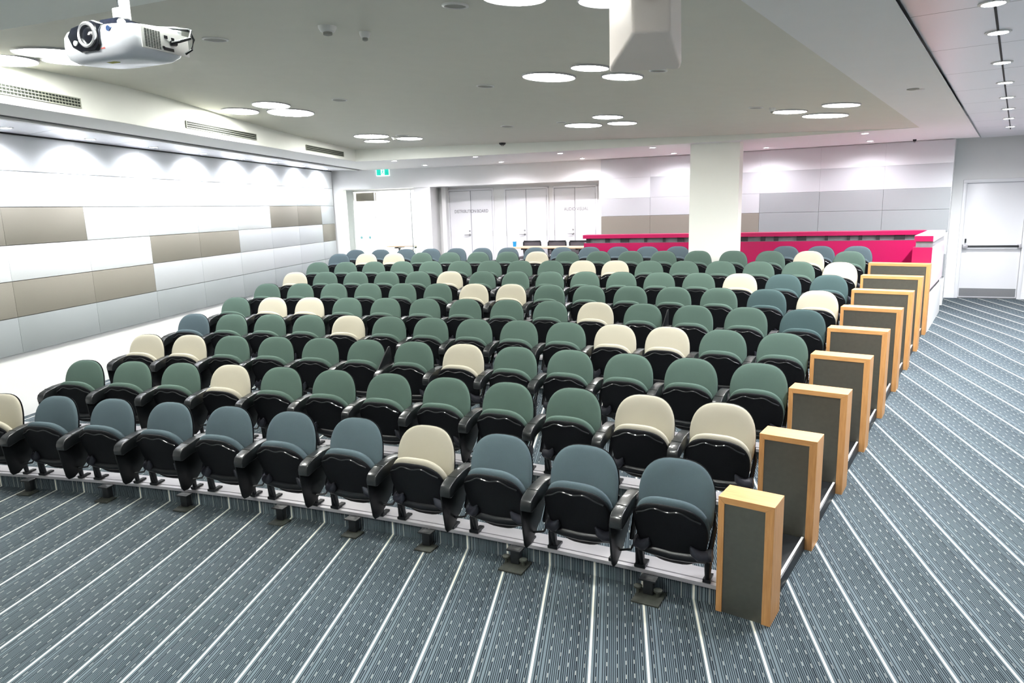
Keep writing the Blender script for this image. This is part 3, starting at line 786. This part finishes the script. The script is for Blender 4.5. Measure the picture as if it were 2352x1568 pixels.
# metal ceilings
mb = MB(); mb.slab([L2a-l2*8, L2b+l2*1.2, L2b+l2*1.2+U*6, L2a-l2*8+U*6], ZC+.035, ZC+.06)
struct(mb.build('ceiling', M['metal_ceil'], smooth=False), 'seamed silver metal ceiling above the right aisle', 'ceiling')
mb = MB(); W0, W1 = on_left(-5, -.05), on_left(15.83, -.05)
mb.slab([slot_at(-3)-NL*.12, slot_at(SL1.y)-NL*.12, W1, W0], ZC+.004, ZC+.03)
struct(mb.build('ceiling', M['metal_ceil'], smooth=False), 'silver metal ceiling strip along the left wall', 'ceiling')
bar_ = MB(); P0, P1 = slot_at(-3), SL1
bar_.slab([P0-NL*.065, P1-NL*.065, P1-NL*.13, P0-NL*.13], ZC-.020, ZC+.05)
struct(bar_.build('trim_31', M['soffit'], smooth=False), 'pale track trim beside the black ceiling slot', 'trim')
bar_ = MB(); bar_.slab([P0, P1, P1-NL*.066, P0-NL*.066], ZC-.002, ZC+.02)
struct(bar_.build('trim_32', M['black_gap'], smooth=False), 'black ceiling slot along the left soffit', 'trim')
bar_ = MB(); bar_.slab([on_left(-5, .012), on_left(15.8, .012), on_left(15.8, -.06), on_left(-5, -.06)], ZC-.012, ZC+.004)
struct(bar_.build('trim_33', M['black_gap'], smooth=False), 'black gap line between left wall panels and metal ceiling', 'trim')
q0, q1 = hz(2284, 0, ZC+.035), hz(2321, 296, ZC+.035); q0 = Vector((q0.x, q0.y)); q1 = Vector((q1.x, q1.y)); qd = (q1-q0).normalized(); qn = Vector((qd.y, -qd.x))
bar_ = MB(); bar_.slab([q0-qd*3-qn*.006, q1-qn*.006, q1+qn*.006, q0-qd*3+qn*.006], ZC+.030, ZC+.036)
struct(bar_.build('trim_34', M['black_gap'], smooth=False), 'thin black joint running through the aisle downlights', 'trim')
# roof cap to keep the sky out
mb = MB(); mb.slab([(-9, -5), (14, -5), (14, 22), (-9, 22)], 3.72, 3.8)
struct(mb.build('ceiling', M['white_wall'], smooth=False), 'slab above the suspended ceilings', 'ceiling')

# ------------------------------------------------------------------ ceiling fittings
def ceil_z(x, y):
    P = Vector((x, y)); R = (P - Vector((AX, AY))).length
    if not RFR < R < RBK: return ZC
    Lp = line_arc(A0, bd, R); Rp = line_arc(L1a, l1, R); a, b = phi(Lp), phi(Rp)
    t = (phi(P)-a)/(b-a)
    if t < 0 or t > 1: return ZC
    return ZC + hl(Lp.y)*(1 - t**1.6)
def hceil(px, py):
    z = ZC+.2
    for _ in range(20):
        P = hz(px, py, z-.015); z = ceil_z(P.x, P.y)
    return P, z
DISCS = [(1261, 179, 120, 'largest disc light beside the hanging loudspeaker'), (1355, 158, 86, 'disc light partly hidden left of the loudspeaker foot'), (1429.5, 178, 92, 'disc light directly under the hanging loudspeaker'),
 (1181, -3, 146, 'large disc light cut by the top edge of the photo'), (1388, 6, 116, 'disc light at the top edge, cut by the loudspeaker'),
 (552, 257, 80, 'left disc light of the trio right of the projector'), (623, 243, 82, 'rear middle disc light of the trio right of the projector'), (668, 260, 102, 'large right disc light of the trio near the middle vent'),
 (853, 314, 78, 'large disc light of the trio before the rear left corner'), (866, 325, 57, 'small disc light just behind the rear left large one'), (941, 319, 58, 'small right disc light of the rear left trio'),
 (1396, 270, 69, 'upper disc light of the rear centre trio'), (1340, 289, 84, 'large left disc light of the rear centre trio'), (1429, 284, 66, 'small right disc light of the rear centre trio'),
 (1813, 258, 75, 'left disc light of the trio at the right'), (1895, 267, 97, 'large middle disc light of the trio at the right'), (1932, 243, 80, 'upper right disc light of the trio at the right'),
 (8, 140, 135, 'disc light cut by the left photo edge'), (118, 124, 150, 'disc light behind the upper left of the projector'), (172, 142, 128, 'disc light just below the projector body')]
def tilt_to_ceiling(o):
    x, y, z = o.location; e_ = .25
    if ceil_z(x, y) <= ZC: return
    gx_ = (ceil_z(x+e_, y)-ceil_z(x-e_, y))/(2*e_); gy_ = (ceil_z(x, y+e_)-ceil_z(x, y-e_))/(2*e_)
    if abs(gx_) > .4 or abs(gy_) > .4: return
    o.rotation_euler = Vector((-gx_, -gy_, 1)).to_track_quat('Z', 'Y').to_euler()
def disc_light(P, z, rad, label, grp):
    o = empty('ceiling_light', (P[0], P[1], z)); tag(o, label, 'ceiling light', grp); tilt_to_ceiling(o)
    MB().lathe([(rad+.012, .03), (rad+.010, -.010), (rad+.002, -.015), (rad-.004, -.010), (rad-.004, .03)], 40).build('light_frame', M['alu'], o)
    MB().lathe([(rad-.003, .0), (rad-.004, -.012)], 40).build('diffuser', M['disc'], o)
    return o
for px, py, ww, lab in DISCS:
    P, z = hceil(px, py); dep = (P.y*math.cos(PITCH) - (P.z-H)*math.sin(PITCH)); rad = ww*dep/F/2
    disc_light(P, z, rad, 'round white ' + lab, 'round ceiling disc lights')
for k, (x, y, r) in enumerate([(-2.6, 1.2, .26), (-2.1, .8, .2), (-2.0, 1.5, .2)]):  # unseen discs, added to brighten the front floor
    disc_light((x, y), ZC, r, 'round disc light over the speaking floor, behind the camera, outside the photo', 'added fill lights over the speaking floor')
def spot(P, z, W, col=(1, .97, .95), ang=100, tilt=(0, 0), parent=None, blend=.7):
    l = bpy.data.lights.new('lamp', 'SPOT'); l.energy = W; l.color = col; l.spot_size = R_(ang); l.spot_blend = blend; l.shadow_soft_size = .03
    o = bpy.data.objects.new('lamp', l); C.objects.link(o); o.location = (0, 0, -.012); o.rotation_euler = (tilt[0], tilt[1], 0); o.parent = parent
    return o
def downlight(P, z, label, grp, W=SPOT_W, col=(.95, .93, 1), r=.048, ang=110, glow=True):
    o = empty('downlight', (P[0], P[1], z)); tag(o, label, 'downlight', grp)
    MB().lathe([(r+.016, .01), (r+.016, -.004), (r, -.007), (r-.004, .0), (r-.004, .01)], 24).build('light_trim', M['fitting'], o)
    MB().lathe([(r-.004, .002), (r-.006, -.004)], 24).build('lens', M['down'], o)
    spot(P, z, W, col, ang, parent=o)
    return o
for k, (px, py) in enumerate([(14, 293), (207, 319), (352.6, 337.6), (467, 352.3), (556, 364.6), (632, 373), (695, 381.8), (748, 388)]):
    P = hz(px, py, ZC+.004); downlight(P, ZC+.004, 'small downlight over the left wall panels, %s from the left photo edge' % ORD[k], 'downlights along the left wall', W=20, col=(.93, .94, 1), ang=160)
for k, (px, py) in enumerate([(906, 369), (976, 379), (1092, 359.5), (1151, 371.5), (1287, 351.5), (1337, 363.5), (1499, 338.5), (1548, 351.5), (1760, 338.7), (1987, 306), (1998, 323.5)]):
    P = hz(px, py, ZC); downlight(P, ZC, 'small downlight in the rear soffit, %s from the left' % ORD[k], 'downlights in the rear soffit', W=24, col=(1, .93, 1), ang=160)
for k, (px, py) in enumerate([(1086, 429.3), (1183, 426.7), (1280, 423.4)]):
    P = hz(px, py, zl); downlight(P, zl, 'small downlight over the cupboard doors, %s from the left' % ORD[k], 'downlights over the cupboard doors', W=6, ang=160)
for k, (px, py) in enumerate([(2282, 8), (2293, 75), (2301.6, 144), (2309, 190), (2313, 224), (2316, 250), (2317, 272), (2321, 291)]):
    P = hz(px, py, ZC+.03); downlight(P, ZC+.033, W=56 if k < 4 else 84, label='bright downlight in the aisle ceiling, %s from the top of the photo' % ORD[k], grp='downlights above the right aisle', col=(.95, .96, 1), r=.055, ang=165)
# lobby lamp
P = G0 + gd*.8 + gq*1.2
o = empty('downlight', (P.x, P.y, zl+.055)); tag(o, 'round lobby light behind the glazed entrance', 'downlight')
MB().lathe([(.22, .0), (.22, -.02)], 24).build('lens', M['disc'], o)
l = bpy.data.lights.new('lamp', 'POINT'); l.energy = 35; l.shadow_soft_size = .2; lo = bpy.data.objects.new('lamp', l); C.objects.link(lo); lo.parent = o; lo.location = (0, 0, -.25)

# round ceiling loudspeakers
for px, py, ww, lab in [(495, 95, 54, 'right of the projector'), (1046, 19, 58, 'near the top edge of the photo'), (1115, 201, 40, 'left of the large disc light'), (780, 232, 34, 'near the centre left'), (1165, 292, 30, 'in the rear middle'), (1290, 283, 24, 'beside the rear centre trio of lights'), (1736, 250, 32, 'left of the right hand trio of lights'), (1512, 166, 40, 'behind the hanging loudspeaker'), (924, 313, 30, 'between the rear left lights')]:
    P, z = hceil(px, py); dep = P.y; r = ww*dep/F/2
    o = empty('ceiling_speaker', (P.x, P.y, z)); tag(o, 'round grey flush ceiling speaker ' + lab, 'ceiling speaker', 'flush ceiling speakers'); tilt_to_ceiling(o)
    MB().lathe([(r, .02), (r, -.006), (r-.012, -.009), (r-.014, -.002), (r-.014, .02)], 32).build('speaker_rim', M['fitting'], o)
    MB().lathe([(r-.013, .004), (r-.014, -.004)], 32).build('speaker_mesh', M['grille'], o)
# detectors and sprinklers
def detector(px, py, lab, r=.055, z=None, dark=False):
    if z is None: P, z = hceil(px, py)
    else: P = hz(px, py, z)
    o = empty('smoke_detector', (P.x, P.y, z)); tag(o, lab, 'smoke detector')
    MB().lathe([(r, .005), (r, -.012), (r*.8, -.03), (r*.55, -.036)], 24).build('detector_base', M['post' if dark else 'fitting'], o)
    MB().lathe([(r*.5, -.034), (r*.5, -.05), (r*.2, -.055)], 16).build('sensor', M['grille'], o)
detector(752, 66, 'white smoke detector on the ceiling right of the projector')
detector(838, 79, 'small white flush detector right of the smoke detector', .035)
detector(905, 316, 'small white dome between the rear left disc lights', .04)
detector(1154, 330, 'dark dome camera on the rear bulkhead edge', .06, dark=True)
detector(1774, 251, 'small white detector behind the left disc of the right trio', .035)
detector(2101, 320, 'tiny dark sprinkler in the rear soffit at the right', .028, z=ZC, dark=True)
detector(1041, 433, 'small white dome above the DISTRIBUTION BOARD door', .05, z=zl)
o = empty('projector_bracket_plate', (0, 0, 0))
P = hz(2097, 204, ZC); o.location = (P.x, P.y, ZC); tag(o, 'small round white sensor on the right soffit strip', 'sensor'); o.name = 'ceiling_sensor'
MB().lathe([(.05, .002), (.05, -.006), (.03, -.010)], 20).build('sensor_plate', M['grille'], o)
o2 = MB().lathe([(.03, .0), (.03, -.009)], 16, Matrix.Translation((.085, .02, 0))).build('sensor_lens', M['fitting'], o)
# air vents in the left bulkhead
def vent(s0, s1, z0, z1, lab, rows=3, cross=False):
    P = A0 + bd*s0; o = empty('air_vent', (P.x+bn.x*.012, P.y+bn.y*.012, z0), math.atan2(bd.y, bd.x)); tag(o, lab, 'air vent', 'slot air vents in the left bulkhead')
    L_ = s1-s0; h = z1-z0
    MB().box((L_/2, .006, h/2), (L_, .01, h)).build('vent_throat', M['vent_dark'], o)
    f = MB(); t = .008
    f.box((L_/2, .0, 0), (L_+t, .008, t)); f.box((L_/2, .0, h), (L_+t, .008, t)); f.box((0, .0, h/2), (t, .008, h)); f.box((L_, .0, h/2), (t, .008, h)); f.build('vent_frame', M['vent_slat'], o)
    for k in range(1, rows):
        MB().box((L_/2, -.004, h*k/rows), (L_, .004, .006)).build('slat', M['vent_slat'], o)
    if cross:
        c = MB()
        for k in range(1, 34): c.box((L_*k/34, .002, h/2), (.003, .006, h))
        c.build('cross_bars', M['vent_slat'], o)
def s_of(px, py):
    P = hp(px, py, A0, bn); return (Vector((P.x, P.y))-A0).dot(bd)
vent(s_of(0, 200)-.4, s_of(182, 235), 3.333, 3.412, 'slot air vent at the left photo edge', cross=True)
vent(s_of(426, 286), s_of(587, 315), 3.328, 3.402, 'middle slot air vent in the left bulkhead')
vent(s_of(702, 337), s_of(788, 356), 3.312, 3.392, 'rear slot air vent next to the bulkhead corner')

# exit sign
P = hc(880, 395.3, RB); o = empty('exit_sign', (P.x, P.y, P.z), -R_(phi(P))); tag(o, 'small lit green exit sign with running figure on the rear wall', 'exit sign')
o.location = (pol(RB-.03, phi(P)).x, pol(RB-.03, phi(P)).y, P.z)
MB().box((0, .015, 0), (.31, .03, .17)).build('sign_body', M['exit_w'], o)
MB().box((-.095, -.002, .0), (.10, .004, .14)).build('green_field', M['exit_g'], o)
MB().box((.095, -.002, .0), (.10, .004, .14)).build('green_field', M['exit_g'], o)
f = MB(); f.tube([(.012, -.004, .045), (.0, -.004, .045)], .012, 8); f.tube([(.006, -.004, .03), (-.004, -.004, -.005)], .010, 6)
f.tube([(-.004, -.004, -.005), (.018, -.004, -.022), (.012, -.004, -.05)], .006, 6); f.tube([(-.004, -.004, -.005), (-.018, -.004, -.028), (-.034, -.004, -.032)], .006, 6)
f.tube([(.004, -.004, .025), (.024, -.004, .012)], .005, 6); f.tube([(.004, -.004, .025), (-.018, -.004, .016)], .005, 6)
f.build('running_figure', M['exit_g'], o)

# ------------------------------------------------------------------ tables and chairs behind the last row
def table(px0, px1, py, ztop, dep, label, R, wood='tabletop', n=2, modesty=False):
    A = hz(px0, py, ztop); B = hz(px1, py, ztop); a = Vector((A.x, A.y)); b = Vector((B.x, B.y))
    d_ = (b-a).normalized(); L_ = (b-a).length
    o = empty('folding_table', (a.x, a.y, UPF), math.atan2(d_.y, d_.x)); tag(o, label, 'table'); h = ztop-UPF
    MB().box((L_/2, dep/2, h-.0125), (L_, dep, .025)).build('table_top', M[wood], o, bevel=.003)
    for xx in ([.22, L_-.22] if n == 2 else [.22, L_/2, L_-.22]):
        l_ = MB(); l_.box((xx, dep/2, h-.04), (.05, dep*.8, .03)); l_.box((xx, dep/2, (h-.05)/2+.02), (.05, .06, h-.07)); l_.box((xx, dep/2, .02), (.05, dep*.9, .035)); l_.build('leg', M['post'], o)
    if modesty: MB().box((L_/2, .05, h-.20), (L_-.5, .015, .22)).build('modesty_panel', M['post'], o)
    return o
tb = table(1175, 1345, 568, UPF+.71, .55, 'long pale wood table behind the rear row', 29.5, n=3)
def mesh_chair(px, lab):
    A = hz(px, 568, UPF+.71); P = Vector((A.x, A.y))+cq*.92
    o = empty('office_chair', (P.x, P.y, UPF), math.atan2(ce.y, ce.x)+.03); tag(o, lab, 'chair', 'black mesh chairs at the rear table')
    f = MB(); f.tube([(-.20, .02, .46), (-.205, 0, .56), (-.20, -.02, .77), (-.19, -.02, .795), (0, .015, .790), (.19, -.02, .795), (.20, -.02, .77), (.205, 0, .56), (.20, .02, .46)], .014, 8)
    f.build('back_frame', M['post'], o)
    m_ = MB(); pts = [(-.19, -.015), (-.1, .0), (0, .008), (.1, .0), (.19, -.015)]
    for x_, y_ in pts: m_.v += [(x_, y_+.01, .50), (x_, y_, .784), (x_, y_+.014, .50), (x_, y_+.004, .784)]
    for k in range(4): a_ = 4*k; m_.f += [(a_, a_+4, a_+5, a_+1), (a_+2, a_+3, a_+7, a_+6)]
    m_.build('mesh_back', M['meshback'], o)
    MB().box((0, -.2, .45), (.44, .42, .05)).build('seat', M['meshback'], o, bevel=.02)
    for sx in (-1, 1):
        for y_ in (-.36, .0):
            MB().tube([(sx*.19, y_, .44), (sx*.22, y_*1.1, .0)], .012, 8).build('leg', M['post'], o)
mesh_chair(1190, 'black mesh back chair at the rear table, nearest the blue cup')
mesh_chair(1250, 'black mesh back chair at the rear table, middle one')
mesh_chair(1302, 'black mesh back chair at the rear table, partly behind the magenta desk')
P = hz(1178, 566, UPF+.715); 
cup = empty('cup', (P.x+.04, P.y+.06, UPF+.71)); tag(cup, 'tall blue and white cup on the rear table', 'cup')
MB().lathe([(.034, 0), (.042, .14), (.038, .14), (.030, .006)], 20).build('cup_body', M['blue'], cup)
MB().lathe([(.0415, .11), (.0435, .14), (.042, .17), (.034, .17)], 20).build('cup_rim', M['fitting'], cup)
# table in the lobby, seen through the entrance
A = gx(881) + gq*.12
o = empty('folding_table', (A.x, A.y, UPF), rz_g); tag(o, 'pale wood folding table with dark frame in the glazed entrance', 'table')
MB().box((.38, .25, .695), (.82, .5, .025)).build('table_top', M['tabletop'], o)
for xx in (.2, .72):
    l_ = MB(); l_.box((xx, .25, .66), (.10, .42, .03)); l_.box((xx, .25, .34), (.05, .05, .62)); l_.box((xx, .25, .02), (.05, .5, .035)); l_.build('leg', M['post'], o)
MB().box((.48, .06, .56), (.40, .02, .13)).build('modesty_panel', M['grille'], o)
# light switch on the pier right of the entrance
o = empty('light_switch', (0, 0, 0)); P = pol(RB+.40, phi(hc(977, 535, RB+.4)));
P = hp(977, 530, GP, gn); o.location = (P.x, P.y, P.z); o.rotation_euler = (0, 0, rz_g); tag(o, 'white switch plate on the narrow wall right of the entrance', 'light switch')
MB().box((0, -.006, 0), (.075, .012, .12)).build('switch_plate', M['fitting'], o); MB().box((0, -.014, -.045), (.05, .006, .008)).build('switch_rocker', M['line'], o)

# ------------------------------------------------------------------ projector hanging at upper left
def projector():
    z = H + .555; P = hz(288, 105, z)
    o = empty('projector', (P.x, P.y, z)); tag(o, 'white video projector hanging from the ceiling at upper left', 'projector')
    # local x to the right, y away from the lens side
    Y = R_(-22); o.rotation_euler = (R_(0), R_(0), Y); o.scale = (.78, .78, .78)
    return o, P, z
pj, pP, pz = projector()
def shell():
    mb = MB(); n = 40; lev = [(-.075, .60), (-.070, .80), (-.055, .93), (-.03, .99), (0, 1), (.03, .985), (.048, .93), (.055, .86), (.056, .6)]
    for z, sc in lev:
        for k in range(n):
            t = 2*PI*k/n; c, s_ = math.cos(t), math.sin(t)
            x = .215*sg(c, 2/4.5)*sc; y = .155*sg(s_, 2/3.6)*sc
            if y < 0: y *= 1 + .16*(1-(x/.215)**2)
            mb.v.append((x, y, z + .012*(y/.155)))
    for i in range(len(lev)-1):
        for k in range(n): mb.f.append((i*n+k, i*n+(k+1) % n, (i+1)*n+(k+1) % n, (i+1)*n+k))
    mb.f.append(tuple(range(n))[::-1]); mb.f.append(tuple((len(lev)-1)*n+k for k in range(n)))
    return mb
shell().build('projector_body', M['proj'], pj, ang=60)
lb = MB(); lb.prism([(-.095, .010), (-.068, .038), (.050, .056), (.073, .046), (.073, -.036), (.053, -.056), (-.028, -.058), (-.072, -.036)], -.188, -.150, lambda p, q, t: (p, t, q)); lb.build('lens_surround', M['lensblack'], pj, bevel=.006)
T = Matrix.Translation((.022, -.184, .002)) @ Matrix.Rotation(PI/2, 4, 'X')
MB().lathe([(.048, -.01), (.048, .012), (.043, .015), (.036, .012), (.034, -.005)], 32, T).build('lens_ring', M['chrome'], pj)
MB().lathe([(.035, -.01), (.035, .004), (.020, .010), (.006, .012)], 24, T).build('lens', M['lensblack'], pj)
MB().lathe([(.010, -.01), (.010, .006)], 14, Matrix.Translation((-.048, -.187, -.022)) @ Matrix.Rotation(PI/2, 4, 'X')).build('sensor', M['fitting'], pj)
MB().lathe([(.011, -.01), (.011, .004)], 16, Matrix.Translation((.112, -.166, .022)) @ Matrix.Rotation(PI/2, 4, 'X')).build('remote_window', M['navy'], pj)
MB().box((.02, -.085, -.0815), (.045, .028, .003)).build('warning_label', M['yellow'], pj)
MB().box((.075, -.166, -.046), (.022, .012, .010)).build('red_label', M['red'], pj)
MB().box((.2135, .01, -.006), (.004, .235, .082)).build('port_panel', M['proj_side'], pj, bevel=.001)
vg = MB()
for a_ in range(6):
    for b_ in range(12): vg.box((.2165, -.088+a_*.013, .025-b_*.0058), (.002, .0085, .003))
vg.build('side_vent', M['vent_dark'], pj)
for y_, z_, w_, h_ in ((.01, .012, .016, .012), (.045, .01, .014, .010), (.02, -.034, .05, .012), (-.005, -.03, .010, .01)):
    MB().box((.2165, y_, z_), (.003, w_, h_)).build('socket', M['lensblack'], pj)
MB().tube([(.225, .03, -.008), (.25, .05, .0), (.255, .10, .02), (.24, .125, .055), (.18, .10, .068), (.08, .05, .072), (.03, .03, .075)], .006, 8).build('cable', M['blackp'], pj)
MB().tube([(.222, .10, -.038), (.245, .115, -.02), (.25, .125, .02), (.235, .12, .06), (.15, .07, .068)], .005, 8).build('cable', M['blackp'], pj)
MB().tube([(.222, .03, -.008), (.222, .055, -.006)], .010, 8).build('plug', M['blackp'], pj)
MB().box((.0, .0, .074), (.10, .13, .036)).build('mount_plate', M['lensblack'], pj)
MB().box((.0, .0, .118), (.05, .05, .055)).build('mount_joint', M['fitting'], pj, bevel=.006)
MB().tube([(.022, 0, .10), (.022, 0, (ZC - pz)/.78)], .020, 16).build('drop_pole', M['fitting'], pj)
MB().tube([(-.012, .0, .10), (-.016, .0, (ZC - pz)/.78)], .004, 6).build('cable', M['blackp'], pj)
pl_ = bpy.data.lights.new('lamp', 'SPOT'); pl_.energy = 220; pl_.spot_size = R_(112); pl_.spot_blend = .6; pl_.shadow_soft_size = .05; pl_.color = (.95, .98, 1)  # added spot, brightens the white ceiling strip above the projector
plo = bpy.data.objects.new('lamp', pl_); C.objects.link(plo); plo.parent = pj; plo.location = (-.05, .16, .14)
plo.rotation_euler = (R_(180+18), 0, 0)
for x_, y_ in ((-.17, -.05), (.12, -.11), (.17, .12)):
    MB().lathe([(.014, .04), (.016, .058), (.010, .066)], 12, Matrix.Translation((x_, y_, 0))).build('foot', M['fitting'], pj)

# ------------------------------------------------------------------ hanging loudspeaker cabinet, back towards the camera
def cabinet():
    P = hz(1488, 122, H+.56)
    o = empty('hanging_loudspeaker', (P.x, P.y, P.z)); tag(o, 'tapered white loudspeaker cabinet hanging from the ceiling at top centre', 'loudspeaker')
    # plan: narrow back towards the camera, wide front away
    fw, bw, dep, h = .280, .135, .36, .62
    plan = [(-bw/2, -dep/2), (bw/2, -dep/2), (fw/2, dep/2-.05), (fw/2, dep/2), (-fw/2, dep/2), (-fw/2, dep/2-.05)]
    mb = MB(); mb.slab(plan, 0, h); c = mb.build('cabinet', M['box'], o, bevel=.012, seg=3)
    MB().box((0, -dep/2-.003, .20), (.05, .008, .05)).build('socket_plate', M['fitting'], o, bevel=.002)
    MB().lathe([(.015, 0), (.017, .012), (.010, .016)], 20, Matrix.Translation((-.004, -dep/2-.004, .128)) @ Matrix.Rotation(PI/2, 4, 'X')).build('socket', M['lensblack'], o)
    MB().box((-.004, -dep/2-.008, .128), (.058, .006, .012)).build('cable_tie', M['blackp'], o)
    MB().box((.044, -dep/2-.003, .142), (.020, .004, .022)).build('rating_label', M['grille'], o)
    MB().tube([(0, .03, h), (0, .03, ZC - P.z - .0)], .02, 12).build('hanging_rod', M['fitting'], o)
    return o
cb = cabinet(); cb.rotation_euler = (R_(-11), R_(0), R_(-7))
